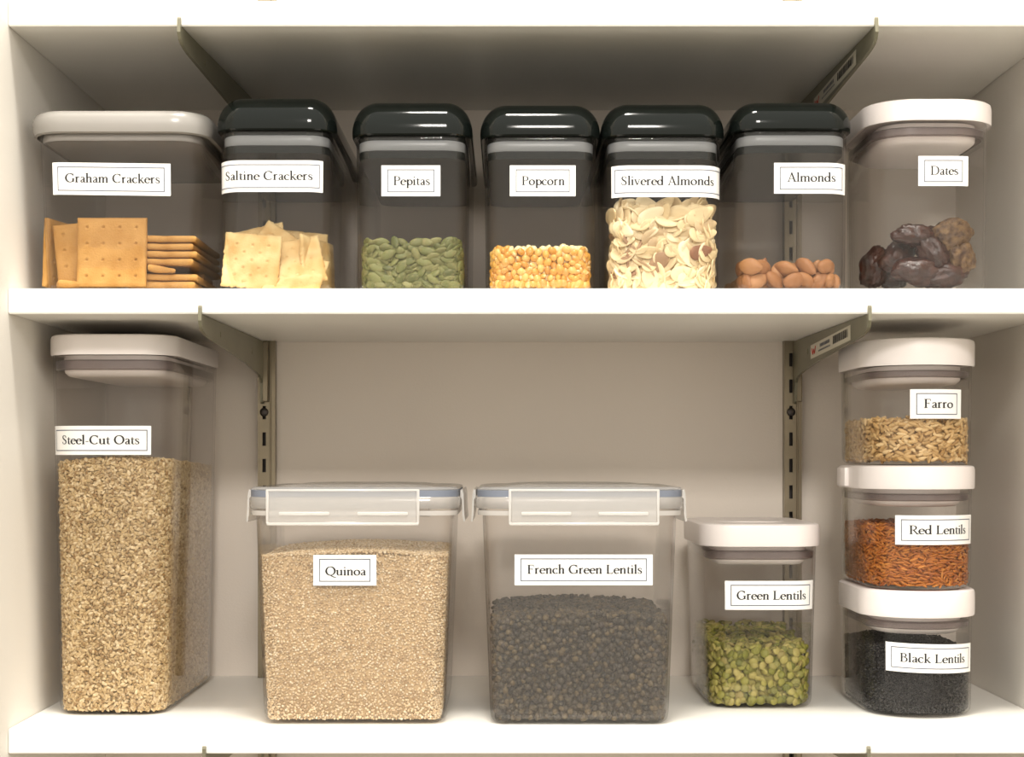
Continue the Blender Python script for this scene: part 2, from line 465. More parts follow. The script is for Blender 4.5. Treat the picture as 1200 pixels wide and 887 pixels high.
# ------------------------------------------------------------------ containers
class Tub:
    """a straight or tapered jar of rounded-rectangle plan; s runs along its wall, 0 at the middle of the front"""
    def __init__(s, x0, x1, y0, y1, z0, z1, r, taper=0, wall=.0018, rb=.006):
        s.__dict__.update(x0=x0, x1=x1, y0=y0, y1=y1, z0=z0, z1=z1, r=r, taper=taper, wall=wall, rb=rb)
        s.xc = (x0+x1)/2
        s.a = (x1-x0)/2-r
        s.q = r*PI/2
        s.side = y1-y0-2*r
    def inset(s, z):
        i = s.taper*(s.z1-z)/(s.z1-s.z0)
        if z < s.z0+s.rb:
            k = min(1, (s.z0+s.rb-z)/s.rb)
            i += s.rb*(1-math.sqrt(max(0, 1-k*k)))
        return i
    def pt(s, u, z, t=0):
        """point t inside the outer wall (t < 0: outside), its tangent and outward normal"""
        i = s.inset(z)+t
        sg = 1 if u >= 0 else -1
        v = abs(u)
        rr = max(s.r-i, 0)
        e_ = max(i-s.r, 0)
        if v <= s.a:
            p, n = (min(v, s.a-e_), s.y0+i), (0, -1)
        elif v <= s.a+s.q:
            th = (v-s.a)/s.r
            p, n = (s.a-e_+rr*math.sin(th), s.y0+s.r+e_-rr*math.cos(th)), (math.sin(th), -math.cos(th))
        elif v <= s.a+s.q+s.side:
            p, n = (s.a+s.r-i, s.y0+s.r+(v-s.a-s.q)), (1, 0)
        else:
            th = min((v-s.a-s.q-s.side)/s.r, PI/2)
            p, n = (s.a-e_+rr*math.cos(th), s.y1-s.r-e_+rr*math.sin(th)), (math.cos(th), math.sin(th))
        P = Vector((s.xc+sg*p[0], p[1], z))
        N = Vector((sg*n[0], n[1], 0))
        T = Vector((-N.y, N.x, 0))
        return P, T, N
    def ring(s, inset, z, n=9):
        return rrect(s.x0, s.x1, s.y0, s.y1, s.r, inset, z, n)
    def body(s, m, root, name='body', lip=.0):
        bm = bmesh.new()
        zs = [s.z0+s.rb*(1-math.cos(k*PI/2/5)) for k in range(6)]
        R = []
        for k, z in enumerate(zs):
            R.append(s.ring(s.taper+s.rb*(1-math.sin(k*PI/2/5)), z))
        R[0] = s.ring(s.taper+s.rb, s.z0)
        for zz in (s.z0+s.rb+.0015, s.z0+s.rb+.004, s.z1-.004, s.z1-.0022, s.z1-.001): R.append(s.ring(s.inset(zz), zz))
        R.append(s.ring(.0004, s.z1)); R.append(s.ring(s.wall-.0004, s.z1)); 
        for zz in (s.z1-.001, s.z1-.0022, s.z1-.004, s.z0+s.rb+.0055, s.z0+s.rb+.003): R.append(s.ring(s.inset(zz)+s.wall, zz))
        w = s.wall
        for k in range(5, -1, -1):
            R.append(s.ring(s.taper+w+(s.rb-.001)*(1-math.sin(k*PI/2/5)), s.z0+.0028+(s.rb-.001)*(1-math.cos(k*PI/2/5))))
        loft(bm, R)
        return obj(name, bm, m, root, 50)

def ppx(P):
    d = P.y+DIST
    return CX+P.x*FPX/d, CY-P.z*FPX/d

def find_u(tub, px, z):
    best, bu = 1e9, 0
    lim = tub.a+tub.q*.96
    for k in range(-600, 601):
        u = lim*k/600
        e_ = abs(ppx(tub.pt(u, z, -.0003)[0])[0]-px)
        if e_ < best: best, bu = e_, u
    return bu

def paper_label(tub, root, rect, txt, tx, base, tilt=0.0, cap=10.4, inset=(7, 4.6), zmid=None):
    """sticker wrapped on the jar: rect, tx, base are where the photograph shows it"""
    px0, px1, py0, py1 = rect
    d = tub.y0+tub.inset((tub.z0+tub.z1)/2)+DIST
    z_ = lambda py: (CY-py)*d/FPX
    zc = z_((py0+py1)/2)
    u0, u1 = find_u(tub, px0, zc), find_u(tub, px1, zc)
    uc = (u0+u1)/2
    k = FPX/d
    tt = math.tan(math.radians(tilt))
    def P(u, z, lift): return tub.pt(u, z+(u-uc)*tt, -lift)[0]
    def sheet(bm, ua, ub, za, zb, lift, n):
        A = [[bm.verts.new(P(ua+(ub-ua)*i/n, z, lift)) for i in range(n+1)] for z in (za, zb)]
        for i in range(n): bm.faces.new((A[0][i], A[0][i+1], A[1][i+1], A[1][i]))
    bm = bmesh.new(); sheet(bm, u0, u1, z_(py1), z_(py0), .0004, 48)
    lab = obj('paper_label', bm, M['paper'], root, 60)
    lab['label'] = 'white printed label reading ' + txt
    bm = bmesh.new()
    ix, iy, w = inset[0]/k, inset[1]/k, 1.05/k
    ua, ub, za, zb = u0+ix, u1-ix, z_(py1)+iy, z_(py0)-iy
    sheet(bm, ua, ub, za, za+w, .0006, 40); sheet(bm, ua, ub, zb-w, zb, .0006, 40)
    sheet(bm, ua, ua+w, za, zb, .0006, 1); sheet(bm, ub-w, ub, za, zb, .0006, 1)
    obj('border_line', bm, M['line'], lab)
    q, W = text_quads(txt)
    t0, t1 = find_u(tub, tx[0], zc), find_u(tub, tx[1], zc)
    sx, sz = (t1-t0)/W, cap/k
    bm = bmesh.new()
    for f in q:
        vs = [bm.verts.new(P(t0+a*sx, z_(base)+b*sz, .0007)) for a, b in f]
        try: bm.faces.new(vs)
        except ValueError: pass
    for f in bm.faces:
        if f.normal.y > 0: f.normal_flip()
    me = bpy.data.meshes.new('lettering'); bm.to_mesh(me); bm.free()
    link('lettering', me, M['ink'], lab)
    return lab

# --- flip-lock jars with black lids
def black_jar(x0, x1, rect, txt, tx, base, label, ytop=121, ybot=154, y0=.020, y1=.272, **kw):
    k = FPX/(DIST+y0)
    zt, zb = (CY-ytop)/k*(DIST+y0+.016)/(DIST+y0), (CY-ybot)/k
    t = Tub(x0+.0022, x1-.0022, y0, y1, ZM[1]+.0003, zb-.0015, .019, .0012)
    root = empty('storage_jar', (t.xc, (y0+y1)/2, ZM[1]))
    t.body(M['clear'], root)
    bm = bmesh.new()
    R = lambda i, z: rrect(x0-.0012, x1+.0012, y0-.003, y1+.003, .022, i, z, 10)
    h = zt-zb
    loft(bm, [R(.010, zb-.0186), R(.0062, zb-.0186), R(.0062, zb-.001), R(.0012, zb-.001), R(.0002, zb), R(0, zb+.003)]+[R(.021*(1-math.cos(a_)**.9), zb+.004+(h-.004)*math.sin(a_)**1.05) for a_ in [PI/2*q_/11 for q_ in range(1, 11)]]+[R(.021, zt), R(.034, zt+.0003)])
    lid = obj('lid', bm, M['black'], root, 40)
    bm = bmesh.new()
    G = lambda i, z: t.ring(i, z)
    loft(bm, [G(.0030, zb-.0125), G(.0024, zb-.0115), G(.0024, zb-.0055), G(.0030, zb-.0045), G(.0046, zb-.0045), G(.0046, zb-.0125)], False, False)
    b2 = obj('gasket', bm, M['seal_pale'], lid, 40)
    b2['label'] = 'pale silicone sealing ring'
    paper_label(t, root, rect, txt, tx, base, **kw)
    rehome(root)
    tag(root, label, 'storage jar', 'clear jars with glossy black lids')
    return t

T = {}
T['saltine'] = black_jar(-.2310, -.1370, (256, 378.5, 188, 225), 'Saltine Crackers', (264.5, 366.5), 211, 'black-lidded clear jar labelled Saltine Crackers', 116, 151, inset=(4.5, 4.6))
T['pepitas'] = black_jar(-.1226, -.0280, (447, 516, 194, 230), 'Pepitas', (460.5, 504), 217, 'black-lidded clear jar labelled Pepitas', 121, 157)
T['popcorn'] = black_jar(-.0196, .0745, (597.5, 674.5, 194, 230), 'Popcorn', (611, 662), 217, 'black-lidded clear jar labelled Popcorn', 124, 158)
T['sliced'] = black_jar(.0772, .1740, (716.5, 844, 194, 231), 'Slivered Almonds', (727.5, 836), 217, 'black-lidded clear jar labelled Slivered Almonds', 123, 158, inset=(5, 4.6))
T['almonds'] = black_jar(.1806, .2758, (907, 990, 191, 227), 'Almonds', (922, 979), 213, 'black-lidded clear jar labelled Almonds', 121, 151)

# --- grey-lidded cracker box
def grey_box():
    y0, y1 = .020, .225
    k = FPX/(DIST+y0)
    zb, zt = (CY-157)/k, (CY-129)/k
    t = Tub(-.3760, -.2420, y0, y1, ZM[1]+.0003, zb+.006, .024, .0060)
    root = empty('storage_box', (t.xc, .12, ZM[1]))
    t.body(M['clear'], root)
    bm = bmesh.new()
    R = lambda i, z: rrect(-.3818, -.2362, y0-.006, y1+.006, .030, i, z, 10)
    h = zt-zb
    loft(bm, [R(.016, zb-.004), R(.0088, zb-.004), R(.0088, zb+.0045), R(.0050, zb+.0045), R(.0035, zb), R(.0012, zb+.001), R(0, zb+h*.32), R(0, zb+h*.62), R(.0015, zb+h*.82), R(.0045, zb+h*.95), R(.009, zt), R(.013, zt-.001), R(.016, zt-.004), R(.030, zt-.004)])
    lid = obj('lid', bm, M['greylid'], root, 40)
    bm = bmesh.new()
    R2 = lambda i, z: t.ring(i, z)
    loft(bm, [R2(.0032, zb-.0045), R2(.0025, zb-.003), R2(.0025, zb+.001), R2(.0032, zb+.0018), R2(.005, zb+.0018), R2(.005, zb-.0045)], False, False)
    obj('gasket', bm, M['greylid'], lid, 40)
    paper_label(t, root, (62, 200, 191.5, 229), 'Graham Crackers', (76, 187.5), 214.5, tilt=-.7)
    rehome(root)
    tag(root, 'wide clear box with grey rim lid labelled Graham Crackers', 'storage box')
    return t
T['graham'] = grey_box()

# --- white-lidded jars
def white_jar(x0, x1, y0, y1, z0, zlb, zlt, r, rect, txt, tx, base, label, over=.0035, taper=.0015, tab=False, lid_depth=.011, group='clear jars with white lids', **kw):
    t = Tub(x0, x1, y0, y1, z0+.0003, zlb+.0015, r, taper)
    root = empty('storage_jar', (t.xc, (y0+y1)/2, z0))
    t.body(M['clear'], root)
    bm = bmesh.new()
    R = lambda i, z: rrect(x0-over, x1+over, y0-over, y1+over, r+over, i, z, 12)
    loft(bm, [R(over+.0035, zlb+.0018), R(.0012, zlb+.0018), R(.0004, zlb+.0004), R(.0002, zlb+.0012), R(0, zlb+.004), R(0, zlt-.0035), R(.0006, zlt-.0012), R(.0022, zlt-.0002), R(.005, zlt), R(.012, zlt-.0004), R(.020, zlt-.0005)])
    lid = obj('lid', bm, M['whitelid'], root, 35)
    bm = bmesh.new()
    g = t.ring
    loft(bm, [g(.0048, zlb-lid_depth), g(.0024, zlb-lid_depth+.0012), g(.0024, zlb-.0046), g(.0048, zlb-.0034), g(.0100, zlb-.0034), g(.0100, zlb-lid_depth)], False, False)
    gk = obj('gasket', bm, M['seal_dark'], lid, 40); gk['label'] = 'mauve-grey sealing ring'
    bm = bmesh.new()
    loft(bm, [g(.022, zlb-lid_depth-.0050), g(.0135, zlb-lid_depth-.0045), g(.0100, zlb-lid_depth-.0016), g(.0094, zlb-lid_depth), g(.0094, zlb+.0005)])
    obj('plug', bm, M['whitelid'], lid, 40)
    bm = bmesh.new()                                        # round pop-up button sunk in the top
    cx, cy, rr = t.xc, (y0+y1)/2, min(x1-x0, y1-y0)*.31
    C = lambda f, z: [(cx+rr*f*math.cos(2*PI*k/32), cy+rr*f*math.sin(2*PI*k/32), z) for k in range(32)]
    loft(bm, [C(1, zlt-.0014), C(1, zlt-.0001), C(.96, zlt+.0003), C(.5, zlt+.0003)])
    obj('push_button', bm, M['whitelid'], lid, 35)
    if tab:
        bm = bmesh.new()
        P, Tn, N = t.pt(-(t.a+t.q+.050), zlb, -over)
        hh = zlt-zlb
        box(bm, -.016, .016, -.0010, .0036, 0, hh*.84, .0014, 2)
        for v in bm.verts: v.co = Vector((P.x+N.x*v.co.y, P.y+v.co.x, zlb+hh*.07+v.co.z))
        obj('lid_tab', bm, M['whitelid'], lid, 40)
    paper_label(t, root, rect, txt, tx, base, **kw)
    rehome(root)
    tag(root, label, 'storage jar', group)
    return t

T['dates'] = white_jar(.2930, .3912, .022, .160, ZM[1], (CY-142)/1474, (CY-116)/1474, .034, (1076, 1134.5, 183, 218), 'Dates', (1090, 1123), 205, 'white-lidded clear jar labelled Dates on the middle shelf', tab=False)
T['oats'] = white_jar(-.3775, -.2735, .0576, .288, ZB[1], (CY-416)/1434, (CY-391)/1434, .029, (65, 177, 499, 533), 'Steel-Cut Oats', (73, 163.5), 520.5, 'tall white-lidded jar labelled Steel-Cut Oats', taper=.006, over=.0018, inset=(4.5, 4.6), lid_depth=.012)
T['green'] = white_jar(.1672, .2648, .093, .252, ZB[1], (CY-641)/1396, (CY-614)/1396, .026, (849.5, 952, 680.5, 714.5), 'Green Lentils', (863, 944), 702.5, 'white-lidded jar labelled Green Lentils beside the large lentil tub', taper=.004, over=.003)
zk = 1448
SXA, SXB, SYA, SYB, SR = .2962, .3884, .045, .205, .0445
zl = [(CY-725)/zk, (CY-693)/zk, (CY-574)/zk, (CY-545.5)/zk, (CY-428)/zk, (CY-395)/zk]
T['black'] = white_jar(SXA, SXB, SYA, SYB, ZB[1], zl[0], zl[1], SR, (1038, 1137, 755, 789), 'Black Lentils', (1054, 1130), 777, 'white-lidded jar labelled Black Lentils, bottom of the stack of three', tilt=-1.5, taper=.001, over=.0022, lid_depth=.0095)
T['red'] = white_jar(SXA, SXB, SYA, SYB, zl[1]+.0005, zl[2], zl[3], SR, (1049, 1137.5, 604, 638.5), 'Red Lentils', (1065, 1131), 626, 'white-lidded jar labelled Red Lentils, middle of the stack of three', tab=True, taper=.001, over=.0022, lid_depth=.0095)
T['farro'] = white_jar(SXA, SXB, SYA, SYB, zl[3]+.0005, zl[4], zl[5], SR, (1066.5, 1126, 456, 490.5), 'Farro', (1082.5, 1116.5), 478, 'white-lidded jar labelled Farro, topmost of the stack of three', taper=.001, over=.0022, lid_depth=.0095)

# --- large milky tubs with clip-on lids
def clip_tub(x0, x1, y0, y1, clip_px, rect, txt, tx, base, label):
    k = FPX/(DIST+y0)
    Z = lambda py: (CY-py)/k
    t = Tub(x0, x1, y0, y1, ZB[1]+.0003, Z(586), .020, .0068, .0018, .007)
    root = empty('storage_tub', (t.xc, (y0+y1)/2, ZB[1]))
    t.body(M['frost'], root)
    bm = bmesh.new()                                        # flange round the rim
    F = lambda i, z: rrect(x0-.0035, x1+.0035, y0-.0035, y1+.0035, .0235, i, z)
    loft(bm, [F(.0030, Z(604)), F(.0002, Z(604)), F(0, Z(601)), F(.0002, Z(598.5)), F(.0030, Z(598.5))], False, False)
    obj('rim', bm, M['milky_rim'], root, 40)
    R = lambda i, z: rrect(x0-.0050, x1+.0050, y0-.0050, y1+.0050, .025, i, z)
    bm = bmesh.new()
    loft(bm, [R(.0028, Z(596)), R(.0006, Z(596)), R(0, Z(594)), R(0, Z(584)), R(.0008, Z(582.5)), R(.0052, Z(582.5)), R(.0052, Z(574.5)), R(.0020, Z(574.5)), R(.0010, Z(573.5)), R(.0022, Z(571.5)), R(.0065, Z(570.5)), R(.015, Z(571.5)), R(.022, Z(570.5)), R(.034, Z(568.2)), R(.055, Z(567.2))])
    lid = obj('lid', bm, M['milky_lid'], root, 40)
    bm = bmesh.new()
    loft(bm, [R(.0050, Z(582.3)), R(.0012, Z(582.3)), R(.0012, Z(574.7)), R(.0050, Z(574.7))], False, False)
    gk = obj('gasket', bm, M['seal_blue'], lid, 40); gk['label'] = 'slate-blue sealing ring'
    # long clip on the front: a milky flap inside a thicker border, two locking bars
    X = lambda px: (px-CX)/k
    for (fy, sgn) in ((y0-.0056, 1), (y1+.0056, -1)):
        bm = bmesh.new()
        a, b = X(clip_px[0]), X(clip_px[1])
        zt, zb, th, w = Z(574), Z(615), .0018, .0021
        def flap(bm_, xa, xb, za, zb_, ya, yb_):
            box(bm_, xa, xb, min(ya, yb_), max(ya, yb_), za, zb_, .0006, 1)
        flap(bm, a+w, b-w, zb+w, zt-w*.4, fy, fy-sgn*th*.6)
        cl = obj('clip', bm, M['milky_lid'], root, 40)
        bm = bmesh.new()
        flap(bm, a, a+w, zb+.001, zt, fy+sgn*.0004, fy-sgn*th); flap(bm, b-w, b, zb+.001, zt, fy+sgn*.0004, fy-sgn*th)
        flap(bm, a+.0006, b-.0006, zb-.0002, zb+w, fy+sgn*.0004, fy-sgn*(th+.0006)); flap(bm, a, b, zt-w*.5, zt+.0006, fy+sgn*.0004, fy-sgn*th)
        obj('clip_border', bm, M['milky_rim'], cl, 40)
        for f0, f1 in ((.085, .415), (.595, .925)):
            bm = bmesh.new()
            flap(bm, a+(b-a)*f0, a+(b-a)*f1, Z(603.5), Z(599.5), fy-sgn*th*.5, fy-sgn*th)
            obj('locking_bar', bm, M['milky_rim'], cl, 40)
    for sgn, xe in ((-1, x0-.0052), (1, x1+.0052)):
        bm = bmesh.new()
        pr = [(0, Z(575)), (sgn*.0016, Z(574)), (sgn*.0026, Z(580)), (sgn*.0032, Z(603)), (sgn*.0038, Z(612)), (sgn*.0026, Z(613)), (sgn*.0016, Z(604)), (sgn*.0012, Z(586)), (0, Z(583))]
        ym = (y0+y1)/2
        prism(bm, [(xe+p, z) for p, z in pr], 'y', ym-.062, ym+.062)
        obj('clip', bm, M['milky_rim'], root, 40)
    paper_label(t, root, rect, txt, tx, base)
    rehome(root)
    tag(root, label, 'storage tub', 'large milky tubs with clip-on lids')
    return t
T['quinoa'] = clip_tub(-.2003, -.0420, .012, .190, (313, 492), (367, 441, 650, 686), 'Quinoa', (381, 429), 674, 'large milky clip-lid tub labelled Quinoa')
T['french'] = clip_tub(-.0192, .1365, .010, .188, (596, 772), (603, 765, 649.5, 685.5), 'French Green Lentils', (617.5, 752.5), 672, 'large milky clip-lid tub labelled French Green Lentils')

# ------------------------------------------------------------------ grains and pieces: shapes
def ico(sub):
    bm = bmesh.new()
    bmesh.ops.create_icosphere(bm, subdivisions=sub, radius=1)
    V = np.array([v.co[:] for v in bm.verts]); F = np.array([[v.index for v in f.verts] for f in bm.faces])
    bm.free()
    return V, F
I1, I2, I3 = ico(1), ico(2), ico(3)
def shaped(base, a, b, c, fn=None):
    V = base[0].copy()
    if fn is not None: V = fn(V)
    return V*np.array((a, b, c)), base[1]
def taper_tip(V, k=.35, p=1.0):
    V = V.copy(); f = 1-k*np.clip((V[:, 0]+1)/2, 0, 1)**p
    V[:, 1] *= f; V[:, 2] *= f
    return V
def lens(V):
    V = V.copy(); rr = np.hypot(V[:, 0], V[:, 1])
    V[:, 2] = np.sign(V[:, 2])*np.maximum(0, 1-rr**2)**.8
    return V
def mesh_of(name, VF, m, smooth=True):
    me = bpy.data.meshes.new(name)
    me.from_pydata(VF[0].tolist(), [], VF[1].tolist())
    for p in me.polygons: p.use_smooth = smooth
    me.materials.append(m)
    return me

def merged(name, items, tmpl, m, core=None, smooth=True):
    """ONE mesh: a core (verts, tris) plus a piece at every (R 3x3, p); items from numpy"""
    V, F = tmpl
    n = len(items)
    vs, fs = [], []
    if n:
        Rm = np.array([i[0] for i in items]); P = np.array([i[1] for i in items])
        allv = np.einsum('nij,vj->nvi', Rm, V)+P[:, None, :]
        vs.append(allv.reshape(-1, 3)); fs.append((F[None]+np.arange(n)[:, None, None]*len(V)).reshape(-1, 3))
    if core is not None:
        off = sum(len(x) for x in vs)
        vs.append(core[0]); fs.append(core[1]+off)
    v = np.concatenate(vs); f = np.concatenate(fs)
    me = bpy.data.meshes.new(name)
    me.vertices.add(len(v)); me.vertices.foreach_set('co', v.astype(np.float32).ravel())
    me.loops.add(len(f)*3); me.loops.foreach_set('vertex_index', f.astype(np.int32).ravel())
    me.polygons.add(len(f)); me.polygons.foreach_set('loop_start', np.arange(0, len(f)*3, 3, dtype=np.int32))
    me.polygons.foreach_set('use_smooth', np.full(len(f), smooth))
    me.update(calc_edges=True); me.validate()
    return link(name, me, m)

def core_of(tub, inset, ztop, zbot=None, grid=None):
    """solid block of the heap behind its outer grains, as triangles"""
    z0 = tub.z0+.0034 if zbot is None else zbot
    bm = bmesh.new()
    R = [rrect(tub.x0, tub.x1, tub.y0, tub.y1, tub.r, tub.inset(z)+inset, z, 6) for z in np.linspace(z0, ztop, 6)]
    loft(bm, R)
    bmesh.ops.triangulate(bm, faces=bm.faces)
    bm.verts.ensure_lookup_table(); bm.verts.index_update()
    V = np.array([v.co[:] for v in bm.verts]); F = np.array([[v.index for v in f.verts] for f in bm.faces])
    bm.free()
    return V, F

def frame(T_, N_, yaw, tip, roll=0, sc=1.0):
    """columns: long axis (in the wall plane, turned by yaw), width axis, thickness axis (along the wall normal), then tipped"""
    up = Vector((0, 0, 1))
    B = Matrix((T_, up, N_)).transposed()
    R = B @ Matrix.Rotation(yaw, 3, 'Z') @ Matrix.Rotation(tip, 3, 'X') @ Matrix.Rotation(roll, 3, 'Y')
    return R*sc

def relax(rng, n, box_, rad, top=None, it=140, g=.12):
    """pieces of half-axes rad settling in an unrolled slab (s, depth, z)"""
    lo = np.array([box_[0], box_[2], box_[4]]); hi = np.array([box_[1], box_[3], box_[5]])
    rad = np.array(rad)
    p = lo+(hi-lo)*rng.random((n, 3))
    for k in range(it):
        q = p/rad
        d = q[:, None]-q[None]
        L = np.sqrt((d**2).sum(-1))+1e-9
        np.fill_diagonal(L, 9)
        w = np.clip(2-L, 0, None)/L*.28
        q += (w[..., None]*d).sum(1)
        q[:, 2] -= g*(1-k/it)
        p = q*rad
        p = np.minimum(np.maximum(p, lo), hi)
    return p

def place(name, me, items, label, cat, group):
    for i, (R, p) in enumerate(items):
        o = bpy.data.objects.new(name, me)
        o.matrix_world = Matrix.Translation(p) @ Matrix(R if not isinstance(R, np.ndarray) else R.tolist()).to_4x4()
        COL.objects.link(o)
        tag(o, label, cat, group)

def items_from(tub, pts, rng, yaw, tip, roll, sc, wall):
    out = []
    for s, t, z in pts:
        P, Tn, N = tub.pt(s, z, wall+t)
        out.append((frame(Tn, N, yaw(rng), tip(rng), roll(rng), sc(rng)), P))
    return out
def uni(a, b): return lambda r: a+(b-a)*r.random()
def gau(m_, s): return lambda r: r.normal(m_, s)
def seat(tub, pts, its, tmpl, w):
    """push pieces inward until none of them pokes through the wall"""
    half = np.abs(tmpl[0]).max(0)
    out = []
    for (s, t, z), (R, P) in zip(pts, its):
        N = tub.pt(s, z)[2]
        e_ = sum(abs((R.transposed() @ N)[k])*half[k] for k in range(3))*.86
        out.append((R, tub.pt(s, z, w+max(t, e_))[0]))
    return out
def npitems(it): return [(np.array(R), np.array(p)) for R, p in it]

# ------------------------------------------------------------------ pepitas
def fill(key, name, tmpl, stops, n, s_rng, ztop, rad, yaw, tip, roll, sc, label, cat, group, thick=2.2, seed=1, it=140, matkw=None, core_col=None, core_label=None, core_inset=None, g=.12, keep=300):
    tub = T[key]
    rng = np.random.default_rng(seed)
    w = tub.wall+.0004
    lo_z = tub.z0+.0030+rad[2]
    pts = relax(rng, n, (s_rng[0], s_rng[1], rad[1]*1.0, rad[1]*1.0+thick*rad[1], lo_z, ztop), rad, it=it, g=g)
    it_ = items_from(tub, pts, rng, yaw, tip, roll, sc, w)
    it_ = seat(tub, pts, it_, tmpl, w)
    order = np.argsort(pts[:, 1])
    it_ = [it_[i] for i in order]
    kw = dict(matkw or {})
    m = grain_mat(name+'_skin', stops, **kw)
    place(name, mesh_of(name, tmpl, m), it_[:keep], label, cat, group)
    ins = core_inset if core_inset is not None else w+rad[1]*(1.3+thick*.6)
    zc = ztop-rad[2]*1.4
    kw['island'] = True
    m2 = grain_mat(name+'_heap_skin', stops, **kw)
    rest = npitems(it_[keep:])
    # bumpy heap behind: grains over the core's faces
    bulk = []
    for s in np.arange(s_rng[0], s_rng[1], rad[0]*1.5):
        for z in np.arange(lo_z, zc+rad[2], rad[2]*1.5):
            P, Tn, N = tub.pt(s+rng.normal(0, rad[0]*.3), z, ins-rad[1]*.1)
            bulk.append((frame(Tn, N, yaw(rng), tip(rng), roll(rng), sc(rng)), P))
    o = merged(name+'_heap', rest+npitems(bulk), tmpl, m2, core_of(tub, ins, zc))
    tag(o, core_label, cat, kind='stuff')

tubP = T['pepitas']; sP = tubP.a+tubP.q
def pep_shape(V):
    V = V.copy(); x = V[:, 0]
    f = np.where(x > 0, 1-.42*x**2, 1-.10*x**2)
    V[:, 1] *= f; V[:, 2] *= (1-.25*V[:, 1]**2)
    return V
fill('pepitas', 'pumpkin_seed', shaped(I2, .0064, .0036, .0015, pep_shape), [(.075, .085, .022), (.12, .13, .035), (.18, .185, .06), (.10, .105, .028), (.23, .22, .085)], 280, (-sP, sP+.03), .1745, (.0056, .0017, .0028),
     gau(0, .42), gau(.0, .45), gau(0, .2), uni(.85, 1.15), 'flat green pumpkin seed in the heap inside the Pepitas jar', 'pumpkin seed', 'green pumpkin seeds in the Pepitas jar', thick=2.6,
     matkw=dict(rough=.5, spot=(.22, .19, .08), spot_scale=500, spot_at=.62), core_label='loose heap of green pumpkin seeds deep inside the Pepitas jar')

# ------------------------------------------------------------------ popcorn
tubC = T['popcorn']; sC = tubC.a+tubC.q
def kern(V):
    V = V.copy(); x = V[:, 0]
    f = 1-.62*np.clip(x, 0, 1)**1.6
    V[:, 1] *= f; V[:, 2] *= f*.95
    return V
fill('popcorn', 'popcorn_kernel', shaped(I2, .0044, .0034, .0027, kern), [(.60, .27, .035), (.72, .38, .07), (.50, .20, .025), (.78, .48, .14), (.64, .31, .05)], 260, (-sC, sC+.01), .1715, (.0034, .0029, .0031),
     uni(0, 6.28), gau(0, .6), gau(0, .6), uni(.88, 1.12), 'golden popcorn kernel in the heap inside the Popcorn jar', 'popcorn kernel', 'golden kernels in the Popcorn jar', thick=1.8, seed=2,
     matkw=dict(rough=.28, spec=.5, axis=(.0022, .0046, (.82, .66, .36))), core_label='loose heap of golden kernels deep inside the Popcorn jar')

# ------------------------------------------------------------------ sliced almonds
tubS = T['sliced']; sS = tubS.a+tubS.q
def slice_tmpl():
    bm = bmesh.new()
    n = 26
    def O(f, z): return [(.0098*f*math.cos(a), .0056*f*math.sin(a)*(1-.30*math.cos(a)), z+.0010*(math.cos(a)**2)*f*f) for a in [2*PI*k/n for k in range(n)]]
    loft(bm, [O(.5, -.00055), O(.96, -.00055), O(1.0, -.0002), O(1.0, .0002), O(.96, .00055), O(.5, .00055)])
    bmesh.ops.triangulate(bm, faces=bm.faces)
    V = np.array([v.co[:] for v in bm.verts]); bm.verts.index_update(); F = np.array([[v.index for v in f.verts] for f in bm.faces])
    bm.free(); return V, F
fill('sliced', 'almond_slice', slice_tmpl(), [(.80, .66, .40), (.70, .54, .30), (.86, .74, .50), (.60, .46, .26), (.78, .62, .36), (.22, .09, .045)], 360, (-sS, sS+.004), .2085, (.0078, .0018, .0046),
     gau(0, .8), gau(0, .42), gau(0, .25), uni(.85, 1.25), 'thin pale almond slice in the Slivered Almonds jar', 'almond slice', 'pale slices in the Slivered Almonds jar', thick=5.0, seed=3,
     matkw=dict(rough=.55, spot=(.52, .33, .17), spot_scale=130, spot_at=.70), core_label='loose heap of almond slices deep inside the Slivered Almonds jar', core_inset=.0125)

# ------------------------------------------------------------------ whole almonds
tubA = T['almonds']; sA = tubA.a+tubA.q
def alm(V):
    V = V.copy(); x = np.clip(V[:, 0], -1, 1)
    f = np.where(x > 0, 1-.55*np.abs(x)**1.8, 1-.08*np.abs(x)**2)
    V[:, 1] *= f; V[:, 2] *= f
    return V
fill('almonds', 'almond', shaped(I3, .0104, .0066, .0048, alm), [(.28, .12, .042), (.35, .165, .062), (.23, .09, .032), (.40, .20, .085)], 40, (-sA-.09, sA), .1560, (.0094, .0056, .0064),
     gau(0, .5), gau(0, .5), gau(0, .4), uni(.9, 1.1), 'brown-skinned whole almond at the bottom of the Almonds jar', 'almond', 'whole almonds in the Almonds jar', thick=2.2, seed=5, g=.2,
     matkw=dict(rough=.5, bump=.35, bscale=260, spot=(.30, .13, .05), spot_scale=260, spot_at=.62), core_label='loose heap of whole almonds deep inside the Almonds jar', core_inset=.022)

